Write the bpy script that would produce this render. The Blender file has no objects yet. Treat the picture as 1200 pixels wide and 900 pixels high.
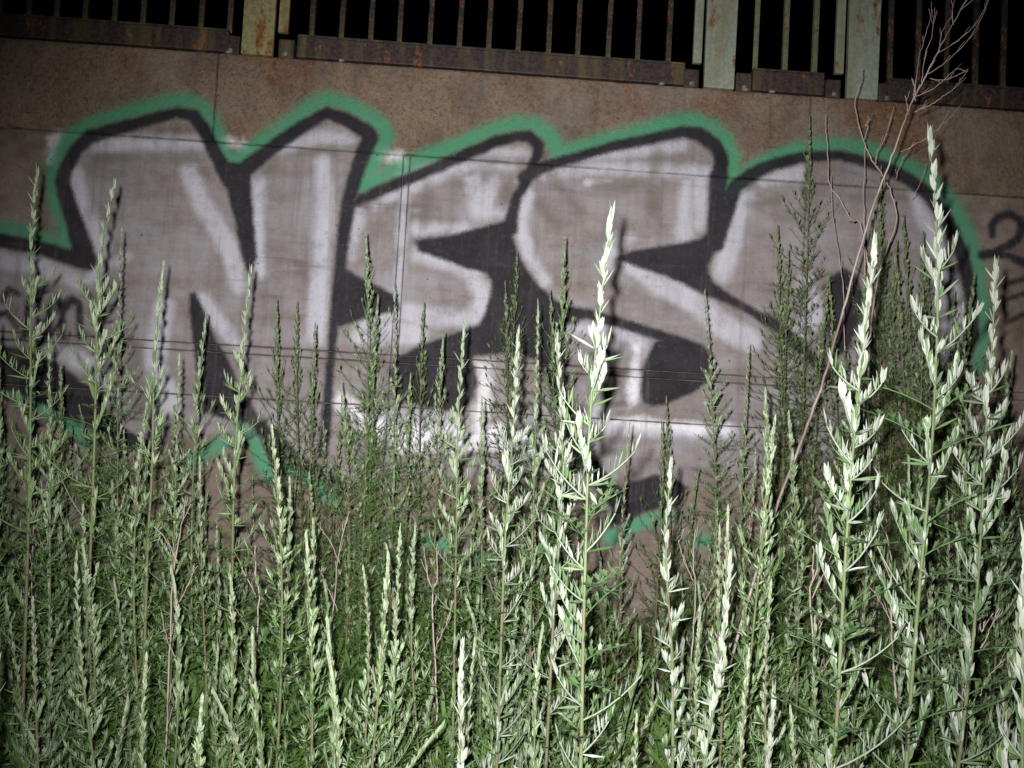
import bpy, math, random
import numpy as np
from mathutils import Vector, Matrix, Euler

# ------------------------------------------------------------------ camera, world, light
sc = bpy.context.scene
COL = sc.collection
R = math.radians
CAM = Vector((0.0, -3.0, 0.576))
PITCH, YAW, ROLL = R(3.0), R(2.5), R(3.25)
F = 1167.0
fwd = Vector((math.sin(YAW)*math.cos(PITCH), math.cos(YAW)*math.cos(PITCH), math.sin(PITCH)))
right0 = fwd.cross(Vector((0, 0, 1))).normalized()
up0 = right0.cross(fwd).normalized()
# the camera leans counter-clockwise, so level lines run down to the right
cr, sr = math.cos(ROLL), math.sin(ROLL)
cright = right0*cr + up0*sr
cup = up0*cr - right0*sr
cam_d = bpy.data.cameras.new('camera')
cam_d.sensor_width = 36; cam_d.lens = 36*F/1200; cam_d.clip_start = 0.02; cam_d.clip_end = 500
cam = bpy.data.objects.new('camera', cam_d); COL.objects.link(cam)
M = Matrix((cright, cup, -fwd)).transposed().to_4x4(); M.translation = CAM
cam.matrix_world = M
sc.camera = cam

w = bpy.data.worlds.new('World'); sc.world = w; w.use_nodes = True
nt = w.node_tree; bg = nt.nodes['Background']
sky = nt.nodes.new('ShaderNodeTexSky'); sky.sky_type = 'NISHITA'; sky.sun_disc = False
sky.sun_elevation = R(-6); sky.sun_rotation = R(200)
nt.links.new(sky.outputs[0], bg.inputs[0]); bg.inputs[1].default_value = 0.012

# the camera's own flash, a few centimetres left of and above the lens: the only lamp of this night picture
fl = bpy.data.lights.new('flash', 'SPOT'); fl.energy = 570; fl.color = (1.0, 0.985, 0.965)
fl.shadow_soft_size = 0.011; fl.spot_size = R(77); fl.spot_blend = 1.0
flo = bpy.data.objects.new('flash', fl); COL.objects.link(flo)
flo.location = CAM - cright*0.034 + cup*0.040
sc.view_settings.view_transform = 'Standard'; sc.view_settings.look = 'None'
sc.view_settings.exposure = 0; sc.view_settings.gamma = 1
sc.render.engine = 'CYCLES'

def P(px, py, t=3.0):
    """point seen at photo pixel (1200x900) at distance t in front of the camera, measured square to the wall"""
    d = fwd + cright*((px-600)/F) - cup*((py-450)/F)
    return CAM + d*(t/d.y)
aim = P(640, 500)
flo.rotation_euler = (aim-flo.location).to_track_quat('-Z', 'Y').to_euler()

def pix(v):                      # arrays of world points -> photo pixels (numpy), used to read the traced paint
    d = v - np.array(CAM)
    z = d@np.array(fwd)
    return 600+F*(d@np.array(cright))/z, 450-F*(d@np.array(cup))/z
def ground_z(y):                 # bank falls from the wall foot (y=0) towards the viewer
    return 0.25*y if y < 0 else 0.0

# ------------------------------------------------------------------ materials
class NM:
    def __init__(s, name):
        s.m = bpy.data.materials.new(name); s.m.use_nodes = True
        s.t = s.m.node_tree; s.b = s.t.nodes['Principled BSDF']
        s.b.inputs['Specular IOR Level'].default_value = 0.2
    def n(s, typ, **kw):
        nd = s.t.nodes.new(typ)
        for k, v in kw.items():
            if k.startswith('_'): setattr(nd, k[1:], v)
            else: nd.inputs[k.replace('__', ' ')].default_value = v
        return nd
    def l(s, a, b): s.t.links.new(a, b)
    def noise(s, scale, sx=(1, 1, 1), detail=3, rough=.55, loc=(0, 0, 0)):
        tc = s.n('ShaderNodeTexCoord'); mp = s.n('ShaderNodeMapping')
        mp.inputs['Scale'].default_value = sx; mp.inputs['Location'].default_value = loc
        s.l(tc.outputs['Object'], mp.inputs[0])
        nz = s.n('ShaderNodeTexNoise'); nz.inputs['Scale'].default_value = scale
        nz.inputs['Detail'].default_value = detail; nz.inputs['Roughness'].default_value = rough
        s.l(mp.outputs[0], nz.inputs['Vector']); return nz.outputs['Fac']
    def rng(s, sock, a, b, c=0., d=1., smooth=False):
        mr = s.n('ShaderNodeMapRange')
        if smooth: mr.interpolation_type = 'SMOOTHSTEP'
        for i, v in zip((1, 2, 3, 4), (a, b, c, d)): mr.inputs[i].default_value = v
        s.l(sock, mr.inputs[0]); return mr.outputs[0]
    def math(s, op, a, b=None):
        m = s.n('ShaderNodeMath'); m.operation = op
        for i, v in enumerate((a, b)):
            if v is None: continue
            if isinstance(v, (int, float)): m.inputs[i].default_value = v
            else: s.l(v, m.inputs[i])
        return m.outputs[0]
    def mix(s, f, a, b, mode='MIX'):
        m = s.n('ShaderNodeMix'); m.data_type = 'RGBA'; m.blend_type = mode
        for i, v in ((0, f), (6, a), (7, b)):
            if isinstance(v, (int, float)): m.inputs[i].default_value = v
            elif isinstance(v, tuple): m.inputs[i].default_value = (*v, 1) if len(v) == 3 else v
            else: s.l(v, m.inputs[i])
        return m.outputs[2]
    def attr(s, name):
        a = s.n('ShaderNodeAttribute'); a.attribute_name = name; return a.outputs['Fac']
    def color(s, c): s.l(c, s.b.inputs['Base Color'])
    def bump(s, h, strength, dist):
        b = s.n('ShaderNodeBump'); b.inputs['Strength'].default_value = strength; b.inputs['Distance'].default_value = dist
        s.l(h, b.inputs['Height']); s.l(b.outputs[0], s.b.inputs['Normal'])

def paint_layers(k, base, soft=1.0):
    """spray paint read from signed distances (in cm-like units) stored on the wall's points"""
    n1 = k.noise(420, detail=2); n2 = k.noise(30, detail=3)
    wob = k.math('ADD', k.math('MULTIPLY', k.math('SUBTRACT', n1, .5), 7.0), k.math('MULTIPLY', k.math('SUBTRACT', n2, .5), 5.0))
    fs = k.noise(14, sx=(1, 1, 1.0), detail=5, rough=.65, loc=(3, 0, 1)); fv = k.noise(9, sx=(3.5, 1, .5), detail=4, loc=(7, 0, 2))
    # thin wash inside the letters
    fh = k.noise(1, sx=(2.6, 1, 11), detail=8, rough=.68, loc=(1, 0, 9))
    fill = k.math('MULTIPLY', k.rng(k.attr('d_fill'), 6, -6, 0, 1, True), k.math('MULTIPLY', k.rng(fv, .35, .7, .55, 1), k.rng(fh, .36, .62, .25, 1)))
    c = k.mix(fill, base, (.268, .256, .284))
    sil = k.rng(k.math('ADD', k.attr('d_silver'), k.math('MULTIPLY', k.math('SUBTRACT', k.math('ADD', k.math('MULTIPLY', fs, .5), k.math('MULTIPLY', fh, .5)), .5), 26)), 7, -6, 0, .9, True)
    sil = k.math('MULTIPLY', k.math('MULTIPLY', sil, k.rng(n1, .3, .62, .62, .97)), k.rng(fv, .3, .6, .72, 1))
    c = k.mix(sil, c, (.47, .46, .53))
    wht = k.rng(k.math('ADD', k.attr('d_white'), k.math('MULTIPLY', k.math('SUBTRACT', fs, .5), 30)), 8, -7, 0, .85, True)
    c = k.mix(wht, c, (.66, .64, .68))
    dt = k.rng(k.math('ADD', k.attr('d_dirt'), k.math('MULTIPLY', k.math('SUBTRACT', fs, .5), 30)), 8, -8, 0, .62, True)
    c = k.mix(dt, c, (.115, .105, .088))
    c = k.mix(k.math('MULTIPLY', k.rng(k.noise(7, detail=8, rough=.72, loc=(9, 0, 1)), .50, .36), .42), c, (.105, .085, .078))
    g = k.rng(k.math('ADD', k.attr('d_green'), wob), 10.5, -6, 0, .88, True)
    g = k.math('MULTIPLY', g, k.rng(fs, .3, .7, .8, 1))
    c = k.mix(g, c, (.045, .255, .140))
    b = k.rng(k.math('ADD', k.attr('d_black'), wob), 3.8, -3.2, 0, .97, True)
    bt = k.mix(k.rng(fs, .35, .7), (.010, .009, .012), (.024, .022, .029))
    c = k.mix(b, c, bt)
    return c
def mat_concrete():
    k = NM('board_marked_concrete')
    a = k.noise(2.2, detail=5); cl = k.noise(9, sx=(1, 1, 1.5), detail=8, rough=.68, loc=(2, 0, 3))
    st = k.noise(1, sx=(2.4, 1, 26), detail=7, rough=.62); vt = k.noise(1, sx=(11, 1, 1.1), detail=5, rough=.6)
    fine = k.noise(240, detail=2)
    c = k.mix(k.rng(a, .3, .7), (.115, .085, .066), (.200, .156, .130))
    c = k.mix(k.math('MULTIPLY', k.rng(cl, .45, .66), .55), c, (.29, .240, .222))
    c = k.mix(k.math('MULTIPLY', k.rng(cl, .47, .32), .55), c, (.072, .054, .045))
    c = k.mix(k.math('MULTIPLY', k.math('MULTIPLY', k.rng(vt, .50, .64), k.rng(k.noise(1.7, loc=(4, 0, 4)), .42, .60)), .7), c, (.080, .058, .048))
    c = k.mix(k.math('MULTIPLY', k.rng(fine, .54, .70), .6), c, (.06, .047, .042))
    c = paint_layers(k, c)
    stn = k.math('MULTIPLY', k.rng(st, .40, .28), .45)
    c = k.mix(stn, c, (.06, .05, .048))
    v = k.n('ShaderNodeTexVoronoi'); v.inputs['Scale'].default_value = 26
    tc = k.n('ShaderNodeTexCoord'); k.l(tc.outputs['Object'], v.inputs['Vector'])
    pit = k.math('MULTIPLY', k.rng(v.outputs['Distance'], .085, .05), k.rng(k.noise(7), .52, .58))
    c = k.mix(k.math('MULTIPLY', pit, .75), c, (.045, .037, .034))
    drip = k.math('MULTIPLY', k.rng(k.noise(1, sx=(19, 1, .9), detail=6, rough=.75, loc=(3, 0, 0)), .54, .70), .5)
    c = k.mix(drip, c, (.10, .082, .074))
    c = k.mix(k.math('MULTIPLY', k.rng(k.noise(60, detail=5, rough=.75, loc=(2, 0, 7)), .56, .72), .4), c, (.13, .105, .095))
    k.color(c); k.b.inputs['Roughness'].default_value = .85
    h = k.math('ADD', k.math('MULTIPLY', st, 1.0), k.math('MULTIPLY', fine, .35))
    h = k.math('SUBTRACT', h, k.math('MULTIPLY', pit, .8))
    k.bump(h, .9, .004); return k.m
def mat_coping():
    k = NM('rough_brown_concrete')
    a = k.noise(3, detail=5); sp = k.noise(95, detail=4, rough=.75); sp2 = k.noise(38, detail=3)
    c = k.mix(k.rng(a, .3, .7), (.122, .084, .058), (.200, .144, .102))
    c = k.mix(k.math('MULTIPLY', k.rng(sp, .5, .68), .5), c, (.25, .185, .135))
    c = k.mix(k.math('MULTIPLY', k.rng(sp, .47, .34), .55), c, (.055, .037, .027))
    c = k.mix(k.math('MULTIPLY', k.rng(sp2, .62, .7), .6), c, (.075, .050, .036))
    c = k.mix(k.math('MULTIPLY', k.rng(k.noise(130, detail=2), .62, .70), .75), c, (.040, .027, .020))
    c = k.mix(k.math('MULTIPLY', k.rng(k.noise(4.5, sx=(1.6, 1, 1), detail=8, rough=.7, loc=(1, 0, 5)), .50, .62), .55), c, (.070, .056, .048))
    c = k.mix(k.math('MULTIPLY', k.rng(k.noise(2.6, detail=8, rough=.7, loc=(8, 0, 2)), .50, .64), .5), c, (.215, .190, .165))
    c = k.mix(k.math('MULTIPLY', k.rng(k.noise(1, sx=(24, 1, 1.5), detail=6, rough=.7, loc=(6, 0, 0)), .56, .68), .5), c, (.062, .046, .036))
    ru = k.rng(k.math('ADD', k.attr('d_rust'), k.math('MULTIPLY', k.math('SUBTRACT', k.noise(16, detail=4), .5), 60)), 22, -18, 0, .6, True)
    c = k.mix(ru, c, k.mix(k.rng(sp, .4, .65), (.075, .028, .014), (.22, .09, .035)))
    c = paint_layers(k, c)
    k.color(c); k.b.inputs['Roughness'].default_value = .9
    k.bump(k.math('ADD', sp, k.math('MULTIPLY', sp2, .6)), 1.0, .006); return k.m
def mat_simple(name, cols, scale, bump=.003, rough=.85, sx=(1, 1, 1), metallic=0):
    k = NM(name); n = k.noise(scale, sx=sx, detail=5, rough=.65)
    c = k.mix(k.rng(n, .35, .65), cols[0], cols[1])
    if len(cols) > 2:
        c = k.mix(k.rng(k.noise(scale*.33, sx=sx, detail=5, rough=.7, loc=(5, 2, 1)), .54, .62), c, cols[2])
    k.color(c); k.b.inputs['Roughness'].default_value = rough; k.b.inputs['Metallic'].default_value = metallic
    k.bump(n, .8, bump); return k.m
def mat_painted_steel(name, p0, p1, amount):
    k = NM(name); n = k.noise(12, sx=(1, 1, .5), detail=6, rough=.7); f = k.noise(90, detail=3)
    c = k.mix(k.rng(f, .4, .6), p0, p1)
    rust = k.mix(k.rng(f, .35, .65), (.060, .022, .010), (.26, .10, .03))
    edge = k.attr('edge')
    m = k.rng(k.math('ADD', n, k.math('MULTIPLY', edge, .13)), amount, amount+.07)
    c = k.mix(m, c, rust)
    c = k.mix(k.math('MULTIPLY', k.rng(k.noise(5, sx=(4, 4, .4), detail=3), .5, .7), .5), c, (.11, .09, .035))
    k.color(c); k.b.inputs['Roughness'].default_value = .6
    k.bump(k.math('ADD', k.math('MULTIPLY', m, -1.0), f), .7, .0015); return k.m
def mat_leaf(name, green, olive, silver, mult=1.0):
    k = NM(name)
    s = k.attr('silver'); v = k.attr('vary')
    oi = k.n('ShaderNodeObjectInfo')
    c = k.mix(v, green, olive)
    c = k.mix(k.math('MULTIPLY', oi.outputs['Random'], .3), c, (.075, .095, .022))
    c = k.mix(s, c, silver)
    c = k.mix(k.rng(k.noise(160, detail=2), .45, .7, 0, .35), c, (.05, .08, .03), 'MIX')
    k.color(c); k.b.inputs['Roughness'].default_value = .55
    tr = k.n('ShaderNodeBsdfTranslucent'); k.l(c, tr.inputs[0])
    ms = k.n('ShaderNodeMixShader'); ms.inputs[0].default_value = .16
    out = k.t.nodes['Material Output']
    k.l(k.b.outputs[0], ms.inputs[1]); k.l(tr.outputs[0], ms.inputs[2]); k.l(ms.outputs[0], out.inputs[0])
    return k.m
M_CON = mat_concrete(); M_COP = mat_coping()
M_CORE = mat_simple('dark_joint_concrete', ((.055, .046, .040), (.10, .084, .072)), 30)
M_SOIL = mat_simple('brown_soil', ((.035, .024, .017), (.085, .058, .040), (.022, .016, .012)), 22, .02, .95)
M_DECK = mat_simple('dark_asphalt', ((.03, .03, .03), (.06, .058, .055)), 60, .003)
M_GREENPAINT = mat_painted_steel('pale_green_flaking_paint', (.170, .192, .155), (.215, .235, .19), .67)
M_OLIVE = mat_painted_steel('faded_olive_flaking_paint', (.16, .145, .062), (.22, .205, .105), .64)
M_BEAM = mat_painted_steel('dark_rusty_paint', (.022, .017, .017), (.045, .029, .027), .70)
M_BARD = mat_painted_steel('dark_grey_bar', (.017, .017, .016), (.034, .030, .026), .59)  # darker base colour for rail lips and bars outside the short bay
M_BARG = mat_painted_steel('green_grey_bar', (.085, .10, .055), (.125, .13, .08), .60)  # lighter green base colour, given only to the short bay's bars
M_LEAFN = mat_leaf('felted_pale_leaf', (.032, .104, .022), (.070, .132, .034), (.33, .345, .305))
M_LEAF = mat_leaf('mugwort_leaf', (.040, .124, .018), (.086, .152, .026), (.285, .335, .235))
M_LEAFD = mat_leaf('dull_olive_leaf', (.044, .090, .020), (.072, .105, .030), (.24, .275, .165))
M_STEM = mat_simple('green_stem', ((.065, .090, .035), (.115, .140, .072), (.11, .085, .055)), 14, .0005, .6, (1, 1, .5))
M_STEMD = mat_simple('brown_green_stem', ((.075, .075, .035), (.12, .11, .055), (.12, .055, .045)), 14, .0005, .7, (1, 1, .5))
M_DRY = mat_simple('dry_reddish_stalk', ((.24, .185, .17), (.35, .285, .26), (.17, .125, .115)), 26, .001, .8, (1, 1, .4))
M_DRYG = mat_simple('dry_grey_twig', ((.24, .18, .155), (.38, .30, .26)), 30, .0005, .8)
M_LITTER = mat_simple('dead_leaf_brown', ((.06, .035, .025), (.17, .105, .075), (.03, .02, .016)), 40, .001, .85)
M_STONE = mat_simple('pale_stone', ((.10, .09, .08), (.22, .19, .17)), 60, .002)

# ------------------------------------------------------------------ helpers
def tag(o, label=None, cat=None, group=None, kind=None):
    if label: o['label'] = label
    if cat: o['category'] = cat
    if group: o['group'] = group
    if kind: o['kind'] = kind
    return o
def empty(name, loc):
    o = bpy.data.objects.new(name, None); o.empty_display_size = .05; COL.objects.link(o); o.location = loc; return o
def link(name, me, parent=None, m=None):
    o = bpy.data.objects.new(name, me); COL.objects.link(o)
    if m and not me.materials: me.materials.append(m)
    if parent:
        o.parent = parent
    return o
def mesh(name, V, Fc, mat, smooth=False, attrs=None):
    me = bpy.data.meshes.new(name)
    me.from_pydata([tuple(map(float, v)) for v in V], [], [tuple(map(int, f)) for f in Fc])
    me.materials.append(mat)
    if attrs:
        for k, a in attrs.items():
            at = me.attributes.new(k, 'FLOAT', 'POINT'); at.data.foreach_set('value', np.asarray(a, dtype=np.float32))
    if smooth: me.polygons.foreach_set('use_smooth', [True]*len(me.polygons))
    me.update(); return me
def box_mesh(name, x0, x1, y0, y1, z0, z1, mat, bev=.003, taper=None):
    """bevelled box with an 'edge' attribute that is 1 towards the bottom end"""
    import bmesh
    bm = bmesh.new(); bmesh.ops.create_cube(bm, size=1)
    for v in bm.verts:
        v.co = Vector(((x0+x1)/2+v.co.x*(x1-x0), (y0+y1)/2+v.co.y*(y1-y0), (z0+z1)/2+v.co.z*(z1-z0)))
    if bev: bmesh.ops.bevel(bm, geom=list(bm.edges), offset=bev, segments=2, affect='EDGES', profile=.6)
    if taper: 
        for v in bm.verts:
            if v.co.z < z0+.03: v.co.x = (x0+x1)/2+(v.co.x-(x0+x1)/2)*taper
    me = bpy.data.meshes.new(name); bm.to_mesh(me); bm.free(); me.materials.append(mat)
    return me

# ------------------------------------------------------------------ traced graffiti (photo pixels on the wall plane)
BLK = [
 [(-60,278,8),(0,282,8),(47,290,8),(85,303,9),(104,308,9)],
 [(100,303,13),(90,270,11),(82,245,9.5),(76,225,9),(73,212,8.5),(77,198,8),(90,174,8),(105,160,8),(150,147,7),(207,132,6),(226,135,7),(238,150,8),(250,175,8),(262,198,9),(270,215,8)],
 [(290,196,10),(310,180,8),(335,162,8),(360,145,7.5),(384,132,6.5),(405,140,8),(430,155,9),(434,161,9.5),(426,180,9),(416,208,8.5),(409,235,8),(405,260,8),(400,300,7),(395,340,6),(392,375,5.5),(389,405,5),(386,440,5),(382,500,6),(378,530,7)],
 [(320,508,8),(345,540,8),(380,555,8),(402,578,7)],
 [(417,237,5),(440,226,6.5),(470,213,6.5),(500,201,6.5),(540,184,6.5),(580,166,6.5),(605,160,6),(620,160,6.5),(631,170,7),(630,180,6.5),(626,190,5.5),(619,208,6),(606,230,6),(600,255,7),(598,268,9)],
 [(615,207,8),(630,198,8),(650,191,6),(680,183,6),(720,171,6),(760,163,6),(800,155,6.5),(820,157,8),(838,170,8),(845,185,9),(844,205,9),(841,235,10),(840,260,11),(838,285,11)],
 [(900,374,7),(925,394,7),(950,418,7),(975,445,8)],
 [(690,368,6),(720,377,6),(745,384,6),(775,394,6),(800,402,7),(820,412,8),(830,422,8)],
 [(645,430,9),(655,460,9),(668,500,9),(680,530,10),(700,560,12),(725,585,12)],
 [(850,236,9),(862,218,8),(880,205,8),(905,193,7),(940,184,6.5),(985,182,5.5),(1005,187,5.5),(1040,197,7),(1065,210,7),(1088,228,8),(1105,250,8),(1118,275,8),(1128,300,8),(1135,330,8),(1140,360,7),(1140,390,7),(1132,418,7),(1120,440,7),(1100,480,7)],
 [(57,394,4),(58,358,4),(66,349,4.5),(73,360,4),(73,394,4)],
 [(73,366,3.5),(84,351,4.5),(93,356,4),(94,394,4)],
 [(28,395,3),(34,352,3.5)],
 [(1163,275,4.5),(1162,263,4.5),(1170,254,4.5),(1183,251,4.5),(1195,257,5),(1199,268,5),(1192,281,5),(1180,289,5),(1165,296,5),(1151,299,5.5)],
 [(1160,297,5),(1183,300,4.5),(1200,308,5),(1222,318,5)],
 [(1184,332,2.5),(1202,326,3),(1225,330,3)],[(1176,352,2.5),(1200,344,3),(1225,352,3)],[(1180,378,2.5),(1205,366,2.5)],
 [(4,352,4),(10,338,3),(22,345,3)],[(-10,372,3),(8,366,3),(20,384,3)],
 [(1225,255,5),(1215,300,5),(1222,340,5)],
]
BLKP = [
 [(258,190),(296,190),(294,215),(297,260),(301,300),(297,312),(293,322),(289,315),(283,300),(276,262),(268,232)],
 [(400,312),(404,314),(420,324),(460,344),(467,353),(468,362),(456,366),(420,376),(398,384),(392,383),(392,350)],
 [(222,345),(228,343),(234,352),(240,366),(254,400),(266,418),(280,450),(290,466),(304,490),(322,505),(330,520),(335,560),(322,556),(308,520),(296,500),(280,492),(262,490),(238,482),(232,450),(226,400),(222,365)],
 [(20,408),(50,418),(80,435),(112,458),(125,480),(145,502),(175,520),(175,530),(130,525),(105,500),(78,490),(60,478),(20,462),(-40,440),(-40,400)],
 [(486,281),(528,276),(560,267),(592,259),(604,262),(600,274),(606,294),(616,314),(633,337),(653,353),(687,363),(700,368),(700,373),(687,374),(668,378),(658,388),(656,410),(652,440),(645,455),(634,430),(612,412),(596,413),(580,415),(554,418),(556,432),(560,448),(554,466),(544,484),(510,480),(480,472),(462,464),(458,440),(462,420),(476,414),(494,404),(510,398),(540,388),(562,380),(570,364),(575,344),(576,328),(570,320),(546,314),(520,304),(490,294)],
 [(723,302),(740,294),(770,289),(800,285),(820,280),(828,274),(852,280),(844,288),(836,298),(831,310),(831,320),(838,332),(848,340),(868,352),(888,364),(904,374),(900,384),(876,368),(852,356),(828,346),(812,338),(786,326),(750,314),(730,307)],
 [(768,399),(792,398),(812,408),(826,420),(832,432),(832,444),(820,456),(800,466),(780,474),(764,476),(754,472),(751,460),(752,444),(756,424),(762,410)],
 [(736,566),(768,556),(790,560),(806,572),(800,592),(785,594),(768,596),(752,602),(724,616),(716,618),(718,590)],
 [(832,200),(848,205),(854,232),(866,226),(862,245),(855,265),(850,282),(840,296),(828,280)],
 [(974,324),(990,314),(1003,322),(1012,345),(1008,380),(995,410),(980,420),(970,395),(966,360)],
]
GRN = [
 [(-60,262,9),(0,267,9),(25,271,9),(50,279,8),(70,286,7),(80,289,6)],
 [(80,288,7),(73,265,7),(65,240,6),(61,215,6),(63,195,8),(72,175,9),(82,160,9),(105,146,8),(150,131,8),(190,121,8),(215,117,8),(235,123,8),(248,140,8),(257,165,8),(268,188,8),(285,183,8),(310,163,8),(340,143,9),(365,124,9),(385,115,8),(405,122,9),(430,134,9),(448,148,9),(453,162,9),(442,182,9),(432,200,9),(425,216,7)],
 [(425,218,8),(450,205,9),(475,195,10),(505,182,9),(540,168,8),(575,153,9),(603,145,9),(625,146,9),(642,157,9),(651,170,9),(654,182,7)],
 [(655,180,8),(680,172,8),(720,161,8),(760,151,8),(790,143,9),(812,141,9),(835,149,9),(851,165,9),(859,185,9),(860,205,9),(853,222,7)],
 [(855,225,7),(870,207,9),(895,190,9),(925,178,8),(960,171,8),(1000,171,8),(1030,179,8),(1060,193,8),(1085,205,9),(1105,225,9),(1119,245,9),(1132,270,9),(1142,300,8),(1149,330,7),(1152,360,7),(1152,400,7),(1145,430,7)],
 [(283,500,9),(295,515,9),(303,530,9),(312,548,9),(316,557,7)],
 [(225,540,6),(265,517,7)],[(335,550,7),(352,553,7),(366,564,7),(378,573,8),(394,590,8)],
 [(715,630,8),(736,619,7),(760,609,7),(782,605,7)],[(812,632,6),(828,634,6)],
 [(500,634,6),(530,640,6)],[(560,652,6),(582,662,6)],
 [(-60,440,8),(-10,448,8),(10,458,7),(40,472,8),(65,486,8),(82,500,9),(95,508,9),(103,518,8)],
]
SIL = [
 [(88,205,9),(97,235,8),(108,262,9),(120,290,8)],[(115,172,7),(160,168,8),(200,168,8),(235,168,6)],[(222,198,9),(235,235,10),(255,268,11),(273,300,11),(280,335,9)],
 [(192,360,12),(180,430,14),(195,470,16)],[(240,352,8),(262,385,8),(285,412,6)],[(378,190,9),(381,240,11),(376,300,11),(372,350,11),(370,395,10)],
 [(303,215,8),(303,260,6),(306,320,5)],[(330,176,7),(375,160,8),(410,166,8)],[(-40,300,10),(50,312,10),(95,332,8)],[(60,410,9),(110,430,10),(135,460,8)],
 [(421,248,5),(412,300,5)],[(440,240,5),(500,212,5),(580,182,7),(612,180,6)],[(470,205,5),(540,192,6),(600,190,8)],[(555,212,8),(558,250,8)],[(577,212,6),(570,250,8),(590,248,5)],
 [(488,268,7),(545,266,5)],[(486,298,7),(530,312,6),(556,322,8)],[(557,330,10),(566,348,8),(556,370,10)],[(430,378,8),(470,365,10),(520,372,11),(550,374,8)],[(420,395,10),(465,390,14),(490,392,10)],
 [(474,195,5),(470,300,5),(463,360,5)],[(640,206,6),(700,196,8),(760,199,7),(830,203,7)],[(617,230,7),(610,262,7),(618,300,6),(638,328,6)],[(804,215,6),(802,275,8)],[(821,212,7),(820,262,7)],
 [(735,308,8),(775,333,13),(810,352,12),(850,384,14),(880,400,12)],[(712,310,6),(722,282,8),(740,280,5)],[(664,388,6),(700,386,6),(750,397,8),(752,412,7),(742,430,6),(744,465,7)],
 [(715,500,8),(800,505,8),(860,505,7)],[(876,232,8),(864,260,9),(852,300,12),(846,322,10)],[(895,212,6),(935,203,8)],[(1070,228,5),(1095,280,9),(1110,320,10),(1117,370,9),(1112,412,9)],
 [(945,330,8),(955,372,10),(935,395,8)],[(650,190,5),(720,182,5),(800,170,6)],[(100,330,6),(150,300,4)],[(450,500,20),(520,500,20)],[(700,480,6),(690,520,10)]]
WHT = [
 [(66,163,5),(60,185,4)],[(447,184,5),(466,183,5)],[(268,166,4),(284,170,4)],[(557,425,7),(568,432,8),(566,470,9),(560,500,12)],[(470,515,15),(540,515,14),(600,512,14),(640,530,8)],
 [(745,410,4),(742,470,4)],[(720,492,4),(790,500,4),(850,505,4)],[(690,214,0),(715,212,0)],[(400,470,10),(440,505,12)],
]
DIRT = [[(112,186,5),(160,185,6),(240,189,5)],[(646,206,5),(668,232,6),(682,250,4)],[(632,238,4),(655,268,5)],[(945,226,4),(1000,232,5),(1065,230,4)],[(500,215,4),(498,262,5)],[(530,208,3),(530,260,4)],[(596,214,3),(590,245,4)],[(770,180,6),(765,240,6),(772,262,4)],[(330,182,4),(415,172,4)],[(150,395,5),(170,440,10),(165,480,8)],[(880,240,4),(910,235,5)],[(700,216,6),(780,214,5)],[(555,186,4),(610,190,4)],[(235,200,4),(244,206,5)]]
FILL = [[(-60,290),(0,290),(85,300),(75,212),(100,160),(226,132),(280,200),(384,130),(432,158),(415,235),(620,158),(632,195),(800,152),(845,190),(845,240),(930,185),(1005,187),(1088,228),(1138,330),(1140,400),(1100,500),(900,560),(780,570),(720,610),(660,560),(500,560),(380,560),(300,510),(150,510),(50,420),(-60,420)]]
RUST = [[(300,66,10),(345,68,26),(330,90,16)],[(860,105,14),(840,125,14)],[(1010,125,18),(1060,128,24),(1062,165,18),(1058,200,6)],[(150,65,10),(160,85,8)],[(740,100,8),(735,115,6)],[(560,86,4),(620,90,6)]]

def sd_strokes(X, Y, S):
    d = np.full(X.shape, 1e3)
    for s in S:
        for (x0, y0, r0), (x1, y1, r1) in zip(s[:-1], s[1:]):
            dx, dy = x1-x0, y1-y0; L = dx*dx+dy*dy+1e-9
            t = np.clip(((X-x0)*dx+(Y-y0)*dy)/L, 0, 1)
            d = np.minimum(d, np.hypot(X-x0-t*dx, Y-y0-t*dy)-(r0+t*(r1-r0)))
    return d
def sd_poly(X, Y, polys):
    D = np.full(X.shape, 1e3)
    for p in polys:
        ins = np.zeros(X.shape, bool); d = np.full(X.shape, 1e3)
        for (x0, y0), (x1, y1) in zip(p, p[1:]+p[:1]):
            dx, dy = x1-x0, y1-y0; L = dx*dx+dy*dy+1e-9
            t = np.clip(((X-x0)*dx+(Y-y0)*dy)/L, 0, 1)
            d = np.minimum(d, np.hypot(X-x0-t*dx, Y-y0-t*dy))
            if y0 != y1:
                c = ((y0 > Y) != (y1 > Y)) & (X < (x1-x0)*(Y-y0)/(y1-y0)+x0); ins ^= c
        D = np.minimum(D, np.where(ins, -d, d))
    return D

# ------------------------------------------------------------------ concrete wall
def wx(px, py=450): return P(px, py).x
def wz(px, py): return P(px, py).z
ZTOP = np.mean([wz(x, y) for x, y in ((0,51),(270,61),(400,71),(650,87),(780,96),(1050,121),(1200,135))])
ZJ1 = np.mean([wz(x, y) for x, y in ((0,152),(133,160),(270,164),(480,178),(633,186),(803,203),(943,222),(1083,227))])
ZJ2 = np.mean([wz(x, y) for x, y in ((30,390),(200,401),(400,409),(553,421),(700,431),(850,441))])
ZJ3 = np.mean([wz(x, y) for x, y in ((200,408),(400,417),(560,432),(720,442),(850,451))])
ZJ4 = np.mean([wz(x, y) for x, y in ((560,481),(670,489),(780,495),(852,500))])
ZB = -0.25
rw = np.random.RandomState(4)
wall = empty('concrete_wall', (0, 0, 0))
tag(wall, 'brown grey board marked concrete wall sprayed with big black, silver and green graffiti letters', 'wall')
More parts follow.
